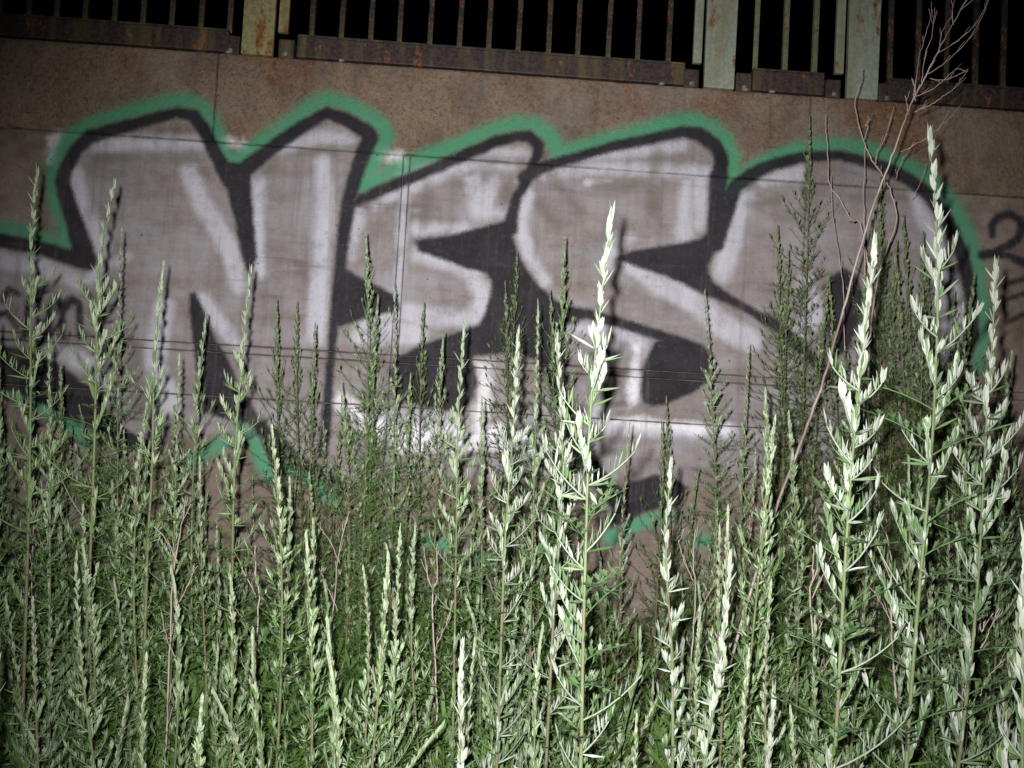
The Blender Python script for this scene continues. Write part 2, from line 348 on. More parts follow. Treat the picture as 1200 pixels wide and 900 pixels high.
def panel(name, x0, x1, z0, z1, mat, y=0.0, fine=True, gap=.0016, cham=.0028):
    x0 += gap; x1 -= gap; z0 += gap; z1 -= gap
    step = .008 if fine else .25
    nx = max(2, int((x1-x0)/step)+1); nz = max(2, int((z1-z0)/step)+1)
    xs = np.concatenate([[x0], np.linspace(x0+cham, x1-cham, nx), [x1]])
    zs = np.concatenate([[z0], np.linspace(z0+cham, z1-cham, nz), [z1]])
    X, Z = np.meshgrid(xs, zs); n0, m0 = X.shape
    Yv = np.full(X.shape, y); und = .0012*np.sin(X*7+Z*3)+.0009*np.sin(Z*41+np.sin(X*5))
    if fine:
        und = und + rw.normal(0, .00025, X.shape)
        # small spalls along the arrises
        e = np.minimum.reduce([X-x0, x1-X, Z-z0, z1-Z])
        und = und + np.where((e < .010) & (rw.rand(*X.shape) < .10), .004, 0)
    Yv = Yv+und
    Yv[0, :] = Yv[-1, :] = y+cham; Yv[:, 0] = Yv[:, -1] = y+cham
    if fine:
        jx = np.convolve(rw.normal(0, 1, m0+6), np.ones(7)/7, 'valid')*.0018; jz = np.convolve(rw.normal(0, 1, n0+6), np.ones(7)/7, 'valid')*.0012
        X = X.copy(); Z = Z.copy(); Z[0, :] += np.abs(jx)*.9; Z[-1, :] -= np.abs(jx[::-1])*.9; X[:, 0] += np.abs(jz)*.8; X[:, -1] -= np.abs(jz[::-1])*.8
    V = np.stack([X.ravel(), Yv.ravel(), Z.ravel()], 1)
    idx = np.arange(n0*m0).reshape(n0, m0)
    Fq = np.stack([idx[:-1, :-1].ravel(), idx[:-1, 1:].ravel(), idx[1:, 1:].ravel(), idx[1:, :-1].ravel()], 1).tolist()
    # skirt back to the core
    ring = np.concatenate([idx[0, :], idx[1:, -1], idx[-1, -2::-1], idx[-2:0:-1, 0]])
    base = len(V); rv = V[ring].copy(); rv[:, 1] = .032
    V = np.vstack([V, rv]); k = len(ring)
    for i in range(k):
        j = (i+1) % k; Fq.append([int(ring[i]), base+i, base+j, int(ring[j])])
    if fine:
        PX, PY = pix(V)
        at = dict(d_black=np.minimum(sd_strokes(PX, PY, BLK), sd_poly(PX, PY, BLKP)), d_green=sd_strokes(PX, PY, [[(x, y, r*.82) for x, y, r in q] for q in GRN]),
                  d_silver=sd_strokes(PX, PY, SIL), d_white=sd_strokes(PX, PY, WHT), d_dirt=sd_strokes(PX, PY, DIRT), d_fill=sd_poly(PX, PY, FILL), d_rust=sd_strokes(PX, PY, RUST))
    else:
        at = {a: np.full(len(V), 900.) for a in ('d_black', 'd_green', 'd_silver', 'd_white', 'd_fill', 'd_rust', 'd_dirt')}
    me = mesh(name, V, Fq, mat, True, at)
    return link(name, me, wall)
XL, XR = wx(0, 450)-.12, wx(1200, 450)+.16
sA0, sA1, sB, sC = wx(463.5, 330), wx(471.5, 330), wx(941, 330), wx(253, 110)
far = [-11, -8, -5, XL]; farR = [XR, 4.6, 7.6, 11]
def row(name, z0, z1, mat, y, cuts):
    for a, b in zip(far[:-1], far[1:]): panel(name, a, b, z0, z1, mat, y, False)
    cs = [XL]+cuts+[XR]
    for a, b in zip(cs[:-1], cs[1:]): panel(name, a, b, z0, z1, mat, y, True, gap=.0014 if b-a < .1 else .0013)
    for a, b in zip(farR[:-1], farR[1:]): panel(name, a, b, z0, z1, mat, y, False)
row('coping_block', ZJ1, ZTOP, M_COP, -.006, [sC, sB])
row('concrete_panel', ZJ2, ZJ1, M_CON, 0, [sA0, sA1, sB])
row('joint_strip', ZJ3, ZJ2, M_CON, .002, [sA0, sB])
row('concrete_panel', ZJ4, ZJ3, M_CON, 0, [sA0, sA1, sB])
row('concrete_panel', ZB, ZJ4, M_CON, 0, [sA0, sB])
link('wall_core', box_mesh('wall_core', -11, 11, .026, .42, ZB, ZTOP-.004, M_CORE, 0), wall)

# ------------------------------------------------------------------ ground and deck
def ground_sheet():
    xs = np.concatenate([[-60, -20, -8], np.linspace(-4, 4, 90), [8, 20, 60]])
    ys = np.concatenate([[-60, -25, -10, -6], np.linspace(-4, .0, 70), [.02]])
    X, Y = np.meshgrid(xs, ys)
    Z = np.where(Y < -4, -1.0+(Y+4)*.01, .25*Y)
    bump = .018*np.sin(X*9.1+Y*4)+.014*np.sin(Y*13+X*3.3)+rw.normal(0, .006, X.shape)
    Z = Z+np.where(np.abs(X) < 4.1, bump, 0)
    idx = np.arange(X.size).reshape(X.shape)
    Fq = np.stack([idx[:-1, :-1].ravel(), idx[:-1, 1:].ravel(), idx[1:, 1:].ravel(), idx[1:, :-1].ravel()], 1)
    me = mesh('ground', np.stack([X.ravel(), Y.ravel(), Z.ravel()], 1), Fq, M_SOIL, True)
    tag(link('ground', me), 'brown soil bank rising to the foot of the graffiti wall', kind='structure')
ground_sheet()
tag(link('road', box_mesh('road', -60, 60, .43, 14, ZTOP-.35, ZTOP-.12, M_DECK, 0)), 'dark roadway behind the railing above the wall', kind='structure')

# ------------------------------------------------------------------ railing
rail = empty('metal_railing', (wx(600, 80), .06, ZTOP))
tag(rail, 'rusty metal railing with thin bars and pale green posts on top of the wall', 'railing')
def part(name, me, m=None):
    o = link(name, me, rail); o.matrix_parent_inverse = Matrix.Translation(rail.location).inverted(); return o
def edge_attr(me, fn):
    a = me.attributes.new('edge', 'FLOAT', 'POINT'); co = np.empty(len(me.vertices)*3); me.vertices.foreach_get('co', co)
    a.data.foreach_set('value', np.clip(fn(co.reshape(-1, 3)), 0, 1).astype(np.float32)); return me
BH = .074; Z0 = ZTOP+.002; YF = -.002
def xt(px, py=70): return P(px, py, 3.0).x
def beam(px0, px1, py):
    x0, x1 = xt(px0, py), xt(px1, py)
    me = box_mesh('bottom_rail', x0, x1, YF, YF+.07, Z0+.004, Z0+BH, M_BEAM, .004)
    # divide along its length for a little dent and wear
    edge_attr(me, lambda c: np.maximum(0, 1-np.minimum(c[:, 0]-x0, x1-c[:, 0])/.04)); o = part('bottom_rail', me)
    lip = box_mesh('rail_lip', x0+.004, x1-.004, YF-.006, YF-.0005, Z0+BH-.009, Z0+BH-.002, M_BARD, .001)
    edge_attr(lip, lambda c: c[:, 0]*0); l = link('rail_lip', lip, o)
def far_beam(x0, x1):
    edge_attr(me := box_mesh('bottom_rail', x0, x1, YF, YF+.07, Z0+.004, Z0+BH, M_BEAM, .004), lambda c: c[:, 0]*0); part('bottom_rail', me)
beam(-118, 268, 50); beam(346, 803, 80); beam(882, 966, 98); beam(1040, 1330, 120)
bar_cache = {}
def bar(x, mat, top=1.0):
    k = mat.name
    if k not in bar_cache:
        me = box_mesh('baluster', -.0082, .0082, -.0075, .0075, 0, 1.02, mat, .003)
        edge_attr(me, lambda c: np.maximum(0, 1-c[:, 2]/.05)); bar_cache[k] = me
    o = part('baluster', bar_cache[k]); o.location = (x, YF+.034, Z0+BH-.002); o.rotation_euler = (random.uniform(-.004, .004), random.uniform(-.008, .008), random.uniform(-.2, .2))
random.seed(3)
for px in (-112,-77,-42,-8,27,60,94,129,163,197,232,266): bar(xt(px, 30), M_BARD)
for px in (363,398,433,467,503,538,573,608,644,679,715,750,786): bar(xt(px, 45), M_BARD)
for px in (888,923,958): bar(xt(px, 75), M_BARG)
for px in (1047,1080,1114,1148,1181,1214,1248,1281): bar(xt(px, 90), M_BARD)
def post(pl, pr, py, mat, side, taper=.9):
    """side: -1 = narrow set back flange on the left, 1 = on the right"""
    x0, x1 = xt(pl, py), xt(pr, py)
    me = box_mesh('post', x0, x1, YF-.016, YF+.004, Z0-.004, Z0+1.12, mat, .003, taper)
    edge_attr(me, lambda c: np.maximum(0, 1-(c[:, 2]-Z0)/.05)+.55*(np.minimum(c[:, 0]-x0, x1-c[:, 0]) < .006)); o = part('post', me)
    wdt = .030
    fx0, fx1 = (x0-wdt, x0-.003) if side < 0 else (x1+.004, x1+wdt+.004)
    fm = box_mesh('flange', fx0, fx1, YF-.004, YF+.012, Z0+.075, Z0+1.12, mat, .002)
    edge_attr(fm, lambda c: np.maximum(0, 1-(c[:, 2]-Z0-.07)/.05)); link('flange', fm, o)
    wm = box_mesh('web', (x0+x1)/2-.004, (x0+x1)/2+.004, YF+.0045, YF+.09, Z0-.004, Z0+1.12, M_BEAM, .001)
    edge_attr(wm, lambda c: c[:, 0]*0); link('web', wm, o)
    for s in (-1, 1):
        cx = x0-.030 if s < 0 else x1+.030
        bl = box_mesh('clamp_block', cx-.024, cx+.024, YF+.006, YF+.06, Z0, Z0+.058, M_BEAM, .004)
        edge_attr(bl, lambda c: c[:, 0]*0); link('clamp_block', bl, o)
        import bmesh
        bm = bmesh.new(); bmesh.ops.create_cone(bm, segments=6, radius1=.0085, radius2=.0075, depth=.012, cap_ends=True)
        bmesh.ops.translate(bm, vec=(cx, YF-.001, Z0+.007), verts=bm.verts); bme = bpy.data.meshes.new('bolt'); bm.to_mesh(bme); bm.free(); bme.materials.append(M_STONE)
        link('bolt', bme, o)
post(283, 324, 45, M_OLIVE, 1); post(823, 862, 70, M_GREENPAINT, -1); post(989, 1029, 85, M_GREENPAINT, -1)
post(-165, -124, 30, M_OLIVE, 1); post(1345, 1386, 110, M_GREENPAINT, -1)
for a, b in ((-11, xt(-175, 30)-.05), (xt(1395, 110)+.06, 11)):
    far_beam(a, b); x = a+.06
    while x < b-.03 and (abs(x) < 4.5): bar(x, M_BARD); x += .0905
    if a < 0:
        x = b-.05
        while x > -4.5: bar(x, M_BARD); x -= .0905
edge_attr(tr := box_mesh('top_rail', -11, 11, YF+.004, YF+.062, Z0+1.03, Z0+1.09, M_BEAM, .004), lambda c: c[:, 0]*0); part('top_rail', tr)

# ------------------------------------------------------------------ plants
class Acc:
    def __init__(s): s.V = []; s.F = []; s.n = 0; s.S = []; s.R = []; s.mi = []; s.sm = []
    def add(s, V, Fc, silver=0., vary=0., mi=0):
        s.V.append(V); s.F += [tuple(i+s.n for i in f) for f in Fc]; s.mi += [mi]*len(Fc); s.sm += [len(Fc) != 8 or len(V) != 11]*len(Fc)
        s.n += len(V); s.S.append(np.full(len(V), silver) if np.isscalar(silver) else silver); s.R.append(np.full(len(V), vary))
    def mesh(s, name, mats):
        me = mesh(name, np.vstack(s.V), s.F, mats[0], False, dict(silver=np.concatenate(s.S), vary=np.concatenate(s.R)))
        for m in mats[1:]: me.materials.append(m)
        me.polygons.foreach_set('material_index', s.mi)
        me.polygons.foreach_set('use_smooth', s.sm); return me
def blade(L, W, bend=.25, fold=.35, thick=False):
    """lanceolate blade along +Z, upper face towards -Y (inwards), tip curving inwards"""
    V = [(0, 0, 0)]
    for t, w in ((.16, .50), (.48, 1.), (.80, .52)):
        yb = -bend*L*t*t
        V += [(-w*W, yb-fold*W*w, t*L), (0, yb, t*L), (w*W, yb-fold*W*w, t*L)]
    V.append((0, -bend*L, L))
    Fc = [(0, 2, 1), (0, 3, 2), (1, 2, 5, 4), (2, 3, 6, 5), (4, 5, 8, 7), (5, 6, 9, 8), (7, 8, 10), (8, 9, 10)]
    return np.array(V), Fc
def frame(d, out):
    z = Vector(d).normalized(); y = Vector(out)-z*z.dot(Vector(out))
    if y.length < 1e-4: y = Vector((1, 0, 0)).cross(z)
    y.normalize(); x = y.cross(z); return np.array([x, y, z])     # rows
def put(acc, base, d, out, L, W, bend=.2, silver=0, vary=0, fold=.35):
    V, Fc = blade(L, W, bend, fold); acc.add(V@frame(d, out)+np.array(base), Fc, silver, vary)
def tube(acc, pts, rads, seg=6, silver=.4, vary=.3, mi=0):
    pts = [Vector(p) for p in pts]; V = []; n = len(pts)
    for i, p in enumerate(pts):
        d = (pts[min(i+1, n-1)]-pts[max(i-1, 0)]).normalized()
        a = d.cross(Vector((.3, 1, .1))).normalized(); b = d.cross(a)
        for k in range(seg):
            t = 2*math.pi*k/seg; V.append(p+(a*math.cos(t)+b*math.sin(t))*rads[i])
    Fc = [(i*seg+k, i*seg+(k+1) % seg, (i+1)*seg+(k+1) % seg, (i+1)*seg+k) for i in range(n-1) for k in range(seg)]
    V.append(pts[-1]+(pts[-1]-pts[-2]).normalized()*rads[-1]); Fc += [((n-1)*seg+k, (n-1)*seg+(k+1) % seg, n*seg) for k in range(seg)]
    acc.add(np.array([tuple(v) for v in V]), Fc, silver, vary, mi)
def rnd(a, b): return random.uniform(a, b)
UP = Vector((0, 0, 1))
SPLAY = [.75]
def bi(s): return rnd(.72, 1.) if random.random() < s else rnd(0, .35)

def side_organ(acc, base, az, tilt, Rl, n, lobe, wid, silver, leafput=None, loose=0.):
    """a rachis that leaves the stem, curves up, and carries upright narrow lobes like a comb"""
    out = Vector((math.cos(az), math.sin(az), 0)); put_ = leafput or (lambda *a, **k: put(acc, *a, **k))
    pts = []; p = Vector(base); dr = (out*math.sin(tilt)+UP*math.cos(tilt))
    st = 4
    for i in range(st+1):
        pts.append(p.copy()); p = p+dr*(Rl/st); dr = (dr*1.0+UP*.20).normalized()
    if Rl > .012: tube(acc, pts, [wid*.5*(1-.12*i) for i in range(st+1)], 3, silver*.8, .3)
    side = out.cross(UP)
    for i in range(n):
        f = (i+.3)/n; k = min(st-1, int(f*st)); q = pts[k].lerp(pts[k+1], f*st-k)
        d = (UP*rnd(.6-.7*loose, 1.0-.25*loose)+out*rnd(-.2, 1.2)*loose+side*rnd(-.7, .7)*loose+(pts[k+1]-pts[k]).normalized()*rnd(.2, .8)+side*rnd(-SPLAY[0], SPLAY[0])+out*rnd(-.15, .4)).normalized()
        put_(q, d, out+side*rnd(-.5, .5), lobe*rnd(.55, 1.15)*(.7+.3*f), wid*rnd(.7, 1.2), bend=rnd(-.15, .3), silver=bi(silver), vary=random.random())
    q = pts[-1]
    for s in (-1, -.35, .35, 1):
        d = ((pts[-1]-pts[-2]).normalized()*.8+UP*.5+side*s*rnd(.2, .55)).normalized()
        put_(q, d, out, lobe*rnd(.8, 1.2), wid*rnd(.9, 1.2), bend=.15, silver=bi(silver+.15), vary=random.random())

def ferny_leaf(acc, base, az, tilt, L, silver, wid):
    """lower leaf: pinnately cut, spreading, greener"""
    out = Vector((math.cos(az), math.sin(az), 0)); side = out.cross(UP)
    dr = out*math.sin(tilt)+UP*math.cos(tilt); p = Vector(base); pts = [p.copy()]
    for i in range(4): p = p+dr*(L/4); dr = (dr-UP*.10).normalized(); pts.append(p.copy())
    tube(acc, pts, [wid*.4]*5, 3, silver*.7, .3)
    nrm = (UP+out*-.3)
    for i in range(1, 5):
        for s in (-1, 1):
            d = ((pts[i]-pts[i-1]).normalized()*.8+side*s*.85+UP*rnd(0, .35)).normalized()
            l = L*.42*rnd(.8, 1.1)*(1-.12*i)
            put(acc, pts[i], d, -nrm, l, wid, .1, bi(silver*.8), random.random(), .2)
            if l > .012:
                q = pts[i]+d*l*.45
                for s2 in (-1, 1): put(acc, q, (d+side*s2*.5+out*.3*s2).normalized(), -nrm, l*.5, wid*.7, .1, silver, random.random(), .2)
    put(acc, pts[-1], dr, -nrm, L*.4, wid*1.1, .1, silver, .5, .2)

def stem_path(H, seed, sway=.02):
    r = random.Random(seed); a, b, c = r.uniform(-1, 1), r.uniform(-1, 1), r.uniform(0, 6)
    def f(z):      # z from 0 (foot) to H
        t = z/H
        return Vector((sway*(a*math.sin(t*2.6+c)-a*math.sin(c))*t + .018*t**4*r_lean, sway*b*math.sin(t*2.2)*t, z))
    r_lean = r.uniform(.2, 1.6)
    return f

def build_foliage(acc, f, H, size=1.0, wid=.0022, silver_top=1., silver_low=.15, bush=1.0, leafput=None, zmin=0., dense=1.):
    """nodes from the tip downward"""
    d = 0.; k = random.randint(0, 50); sp = .040*size*rnd(.6, 1.6)
    while d < H-.02-zmin:
        z = H-d; p = f(z); az = k*2.39996+rnd(-.3, .3); k += 1
        u = min(1, d/.40)                    # 0 top .. 1 low
        silver = silver_top*(1-u)+silver_low*u
        if d < sp:
            tl = R(12+16*d/sp)
            for j in range(3):
                az2 = az+j*2.1; o2 = Vector((math.cos(az2), math.sin(az2), 0))
                dd = o2*math.sin(tl)+UP*math.cos(tl)
                (leafput or (lambda *a, **q: put(acc, *a, **q)))(p, dd, o2, (.014+.06*d)*size*rnd(.8, 1.3), wid*1.9, bend=.28, silver=bi(silver+.1), vary=random.random())
            d += .0058*size/dense*rnd(.8, 1.2)
        elif d < .24:
            g = (d-sp)/(.24-sp)
            side_organ(acc, p, az, R(rnd(18, 40)), (.004+.030*g)*rnd(.4, 1.6)*bush*size, 5+int(4*g), (.015+.006*g)*size*rnd(.8, 1.1), wid*1.25, silver, leafput)
            d += (.0095+.006*g)*size/dense*rnd(.8, 1.2)
        elif d < .44 or random.random() < .3:
            side_organ(acc, p, az, R(rnd(42, 74)), (.035+.070*min(1, d/.55))*rnd(.4, 1.35)*bush*size, random.randint(8, 14), (.016+.008*u)*size*rnd(.8, 1.2), wid*1.1, silver*rnd(.6, 1.3), leafput, min(1, max(0, (d-.18)*4)))
            d += .0125*size/dense*rnd(.7, 1.4)
        else:
            ferny_leaf(acc, p, az, R(rnd(40, 80)), rnd(.06, .11)*min(1.15, bush)*size**.5, silver*.5, wid*1.45)
            if random.random() < .6: side_organ(acc, p, az+.3, R(30), .02*size, 5, .02*size, wid, silver)
            d += .014*size/dense*rnd(.8, 1.3)

def near_foliage(acc, f, H, size, wid, silver_top, silver_low, bush, put_, zend):
    """tight upright bundles of broad felted leaves by turns round the stem, long curved leafy arms lower down"""
    for j in range(9):
        az = j*2.4; tl = R(3+2.2*j); o = Vector((math.cos(az), math.sin(az), 0))
        put_(f(H-.004-.0032*j), o*math.sin(tl)+UP*math.cos(tl), o, rnd(.024, .032)*size, wid*rnd(.85, 1.05), bend=.14, silver=bi(silver_top), vary=random.random())
    d = .022; k = random.randint(0, 9)
    while d < H-.05 and H-d > zend:
        p = f(H-d); az = k*2.39996+rnd(-.4, .4); k += 1; u = min(1, max(0, (d-.12)/.45)); silver = silver_top*(1-u)+silver_low*u
        out = Vector((math.cos(az), math.sin(az), 0)); side = out.cross(UP)
        def bundle(q, d0, n, L, W, spread, sv):
            for i in range(n):
                dd = (d0+side*rnd(-spread, spread)+out*rnd(-spread, spread)*.7+UP*rnd(0, .12)).normalized()
                put_(q, dd, out+side*rnd(-.4, .4), L*rnd(.7, 1.12), W*rnd(.75, 1.1), bend=rnd(.02, .22), silver=bi(sv), vary=random.random())
        if d < .13+.07*bush:
            bundle(p, out*math.sin(R(20+60*d))+UP*math.cos(R(20+60*d)), 4, (.021+.02*d)*size, wid, .15, silver)
            if random.random() < .6*bush: put_(p, (out*rnd(.6, 1.)+UP*.8).normalized(), out, rnd(.018, .034)*size, wid*.55, bend=.12, silver=bi(silver*.9), vary=.3)
            d += rnd(.009, .014)*size if bush > .4 else rnd(.006, .009)*size
        elif d > .42 and random.random() < .55:
            ferny_leaf(acc, p, az, R(rnd(40, 78)), rnd(.05, .085)*max(.95, size), .12, wid*.8)
            d += rnd(.009, .017)*size
        else:
            Ra = (.022+.075*min(1, (d-.15)/.3))*rnd(.55, 1.25)*bush*size; tilt = R(rnd(42, 72)); dr = out*math.sin(tilt)+UP*math.cos(tilt)
            q = Vector(p); pts = [q.copy()]
            for i in range(5): q = q+dr*(Ra/5); dr = (dr+UP*.13+side*rnd(-.05, .05)).normalized(); pts.append(q.copy())
            tube(acc, pts, [wid*.42, wid*.40, wid*.36, wid*.32, wid*.28, wid*.26], 4, .55, .3)
            bundle(pts[-1], (dr+UP*.25).normalized(), 5, .024*size, wid, .20, silver+.2)
            m = 3+int(Ra/(.012*size))
            for i in range(m):
                fq = (i+.8)/(m+.6)*5; kk = min(4, int(fq)); qq = pts[kk].lerp(pts[kk+1], fq-kk)
                bundle(qq, (UP+(pts[kk+1]-pts[kk]).normalized()*rnd(.2, .7)).normalized(), random.choice((1, 2, 2)), rnd(.016, .026)*size, wid*.75, .25, silver)
            bundle(p, (UP+out*.4).normalized(), 3, .024*size, wid*.7, .35, silver*.7)
            for i in range(2):
                dd = (out*rnd(.6, 1.2)+side*rnd(-.9, .9)+UP*rnd(.0, .6)).normalized(); put_(p, dd, out, rnd(.025, .045)*size, wid*.5, bend=-.1, silver=bi(silver_low*.5), vary=random.random())
            d += rnd(.014, .025)*size*(.65 if bush < .4 else 1)

def stem_mesh(f, H, r0, mat, name='stem', z0=-.03):
    a = Acc(); n = 16; zs = [z0+(H-z0)*i/n for i in range(n+1)]
    tube(a, [f(max(z, 0))+Vector((0, 0, min(z, 0))) for z in zs], [r0*(1-.72*(i/n)**1.5) for i in range(n+1)], 7)
    return a.mesh(name, [mat])

FRONT = 'mugwort plants standing in front of the graffiti wall'
def at_tip(px, py, t, px2, py2=900):
    """foot and lean of a plant from two points on its stem"""
    tip = P(px, py, t); low = P(px2, py2, t); slope = (tip.x-low.x)/max(.05, tip.z-low.z)
    gz = ground_z(tip.y)-.01; H = tip.z-gz
    lean = slope*H
    return Vector((tip.x-lean, tip.y, gz)), H, lean

# --- the near plants: every leaf is an object
leaf_var = {}
def leaf_mesh(L, W, bend, s, v, mat):
    kL = min(4, int(L/.008)); kb = int(min(.99, s)*5); kv = int(v*3); key = (kL, kb, kv, mat.name)
    if key not in leaf_var:
        a = Acc(); V, Fc = blade(1, .14, .16+.04*kv, .35); a.add(V, Fc, (kb+.5)/5, kv/2.); leaf_var[key] = a.mesh('leaf', [mat])
    return leaf_var[key]
def near_plant(px, py, t, path, label, size, wid, bush, seed, rstem=.0038, cap=298, mat=None, silver=(1., .30), dense=1.15, name='mugwort_plant', arms=False):
    random.seed(seed); mat = mat or M_LEAFN
    tip = P(px, py, t); gz = ground_z(tip.y)-.01; H = tip.z-gz
    pts = [P(x, y, t) for x, y in path]
    root = empty(name, (pts[-1].x+(pts[-1].x-tip.x)*.1, tip.y, gz))
    zs = [q.z-gz for q in [tip]+pts]; xs = [q.x-root.location.x for q in [tip]+pts]
    zs.append(0); xs.append(0)
    o = np.argsort(zs); zz = np.array(zs)[o]; xx = np.array(xs)[o]
    def f(z):
        x = sum(np.interp(z+dz, zz, xx) for dz in (-.05, -.02, 0, .02, .05))/5 if z < H-.06 else np.interp(z, zz, xx)
        return Vector((float(x), .01*math.sin(z*5+seed), z))
    link('stem', stem_mesh(f, H, rstem, M_STEM), root)
    tag(root, label, 'plant', FRONT)
    cnt = [0]; rest = Acc(); zvis = max(0, P(px, 925, t).z-gz)
    def lp(base, d, out, L, W, bend=.2, silver=0, vary=0):
        if cnt[0] < cap and base[2] > zvis:
            o = link('leaf', leaf_mesh(L, W, bend, silver, vary, mat), root)
            fr = frame(d, out); m3 = Matrix([list(c) for c in fr]).transposed()
            s = Matrix.Diagonal((W/.14, L, L))
            o.matrix_local = Matrix.Translation(Vector(base)) @ (m3 @ s).to_4x4(); cnt[0] += 1
        else: put(rest, base, d, out, L, W, bend, silver, vary)
    SPLAY[0] = .42
    if mat is M_LEAFN or arms: near_foliage(rest, f, H, size, wid, silver[0], silver[1], bush, lp, zvis-.12)
    else: build_foliage(rest, f, H, size, wid*.60, silver[0], silver[1], bush, lp, 0, dense)
    if rest.V: tag(link('foliage', rest.mesh('foliage', [mat]), root), kind='stuff')
    SPLAY[0] = .75
    return root
def spike(px, py, t, path, label, size, wid, bush, seed, **k): return near_plant(px, py, t, path, label, size, wid, bush, seed, **k)

near_plant(716,257,1.45,[(705,330),(697,420),(690,480),(688,600),(684,760),(682,900)],'tall mugwort with glaring white tip standing in front of the S shaped letter',1.15,.0042,.85,11)
near_plant(1090,164,1.50,[(1099,260),(1095,400),(1088,540),(1076,700),(1065,900)],'tallest white leaved mugwort, crossing the right edge of the last round letter',1.2,.0043,1.0,12)
near_plant(1028,287,1.45,[(1014,380),(1002,480),(992,580),(985,700),(978,900)],'white leaved mugwort right of the leaning dry stalk, before the last letter',1.15,.0045,.95,13)
near_plant(1171,314,1.58,[(1166,400),(1156,500),(1149,600),(1136,760),(1120,900)],'white tipped mugwort under the small black number 2 near the right edge',1.15,.0042,.95,14)
near_plant(1205,640,1.15,[(1203,700),(1199,800),(1196,900)],'large pale mugwort cut off by the right edge of the picture at the bottom',1.15,.0042,.95,15)
near_plant(858,658,1.50,[(852,720),(845,790),(832,850),(822,900)],'thick white curving mugwort spike in the lower right foreground',1.0,.0034,.30,16,dense=.9)
near_plant(541,765,1.42,[(539,820),(541,860),(541,900)],'short narrow pure white mugwort spike at the bottom centre',1.0,.0030,.28,17,dense=.7)
near_plant(786,548,1.62,[(781,600),(779,650),(784,700),(790,780),(790,900)],'pale mugwort spike just right of the bare brown wall patch',1.0,.0036,.5,18,dense=.75)
near_plant(907,815,1.5,[(905,850),(900,900)],'short white mugwort spike at the bottom between the lower right stems',1.0,.0030,.30,19,dense=.8)
near_plant(652,400,1.78,[(654,440),(660,520),(656,620),(648,720),(640,900)],'slender silvery mugwort directly left of the tall central white one',1.0,.0028,.9,20,rstem=.0036,dense=.8,silver=(1.,.6))
near_plant(607,394,1.78,[(605,440),(602,500),(592,620),(588,720),(582,900)],'pale mugwort below the big black patch between E and S',1.0,.0030,.8,21,rstem=.0036,dense=.85,silver=(.9,.45))
near_plant(544,385,2.0,[(539,450),(536,500),(535,600),(533,740),(530,900)],'mugwort with twisted pale tip before the black foot of the E',1.0,.0026,.75,22,arms=True,rstem=.0030,mat=M_LEAF,silver=(1.,.3))
near_plant(46,208,1.95,[(37,280),(36,350),(34,450),(31,600),(28,900)],'tall green mugwort reaching the green paint at the far left',1.0,.0029,1.15,23,arms=True,mat=M_LEAF,silver=(.95,.25))
near_plant(136,223,1.95,[(122,280),(115,350),(113,450),(108,560),(100,720),(95,900)],'tall mugwort in front of the left leg of the letter N, tip leaning right',1.0,.0028,1.1,24,arms=True,mat=M_LEAF,silver=(.95,.25))
near_plant(193,312,2.0,[(184,400),(181,460),(180,540),(172,640),(162,900)],'mugwort with dense cream spike in the middle of the letter N',1.05,.0021,.6,25,mat=M_LEAF,silver=(1.,.3),dense=.9)
near_plant(293,322,2.05,[(287,390),(282,450),(277,520),(273,640),(270,900)],'mugwort standing in front of the diagonal black wedge of the letter N',1.0,.0027,.75,26,arms=True,mat=M_LEAF,silver=(.95,.3))
near_plant(-6,760,1.25,[(-4,820),(-8,900)],'pale mugwort tip at the bottom left corner',1.1,.0040,.5,27,dense=.7)

# --- mid and back plants: shared foliage meshes by height and habit
MESHES = {}
def variant(hc, habit, idx):
    key = (hc, habit, idx)
    if key in MESHES: return MESHES[key]
    random.seed(hash((int(hc*100), {'mid': 1, 'back': 2, 'dull': 3, 'low': 4}[habit], idx)) % 100000)
    f = stem_path(hc, int(hc*100)+idx*7, .05)
    mat = {'mid': M_LEAF, 'back': M_LEAF, 'dull': M_LEAFD, 'low': M_LEAF}[habit]
    a = Acc()
    if idx % 2 == 0 and habit in ('mid', 'back'): near_foliage(a, f, hc, .66 if habit == 'mid' else .60, .0023 if habit == 'mid' else .0019, .9, .30, 1.25, lambda *q, **w_: put(a, *q, **w_), .03)
    elif habit == 'mid': build_foliage(a, f, hc, .9, .00135, .85, .12, 1.05, None, 0, 1.05)
    elif habit == 'back': build_foliage(a, f, hc, .78, .0012, .62, .12, 1.4, None, 0, 1.2)
    elif habit == 'dull': build_foliage(a, f, hc, .75, .0011, .45, .12, 1.6, None, 0, 1.15)
    else: build_foliage(a, f, hc, .7, .0024, .35, .05, 1.3, None, 0, 1.0)
    fm = a.mesh('foliage', [mat]); sm = stem_mesh(f, hc, .0032 if habit == 'mid' else .0025, M_STEM if habit in ('mid', 'low') else M_STEMD)
    MESHES[key] = (fm, sm, f(hc)); return MESHES[key]
HC = (.22, .34, .5, .7, .95, 1.25, 1.55)
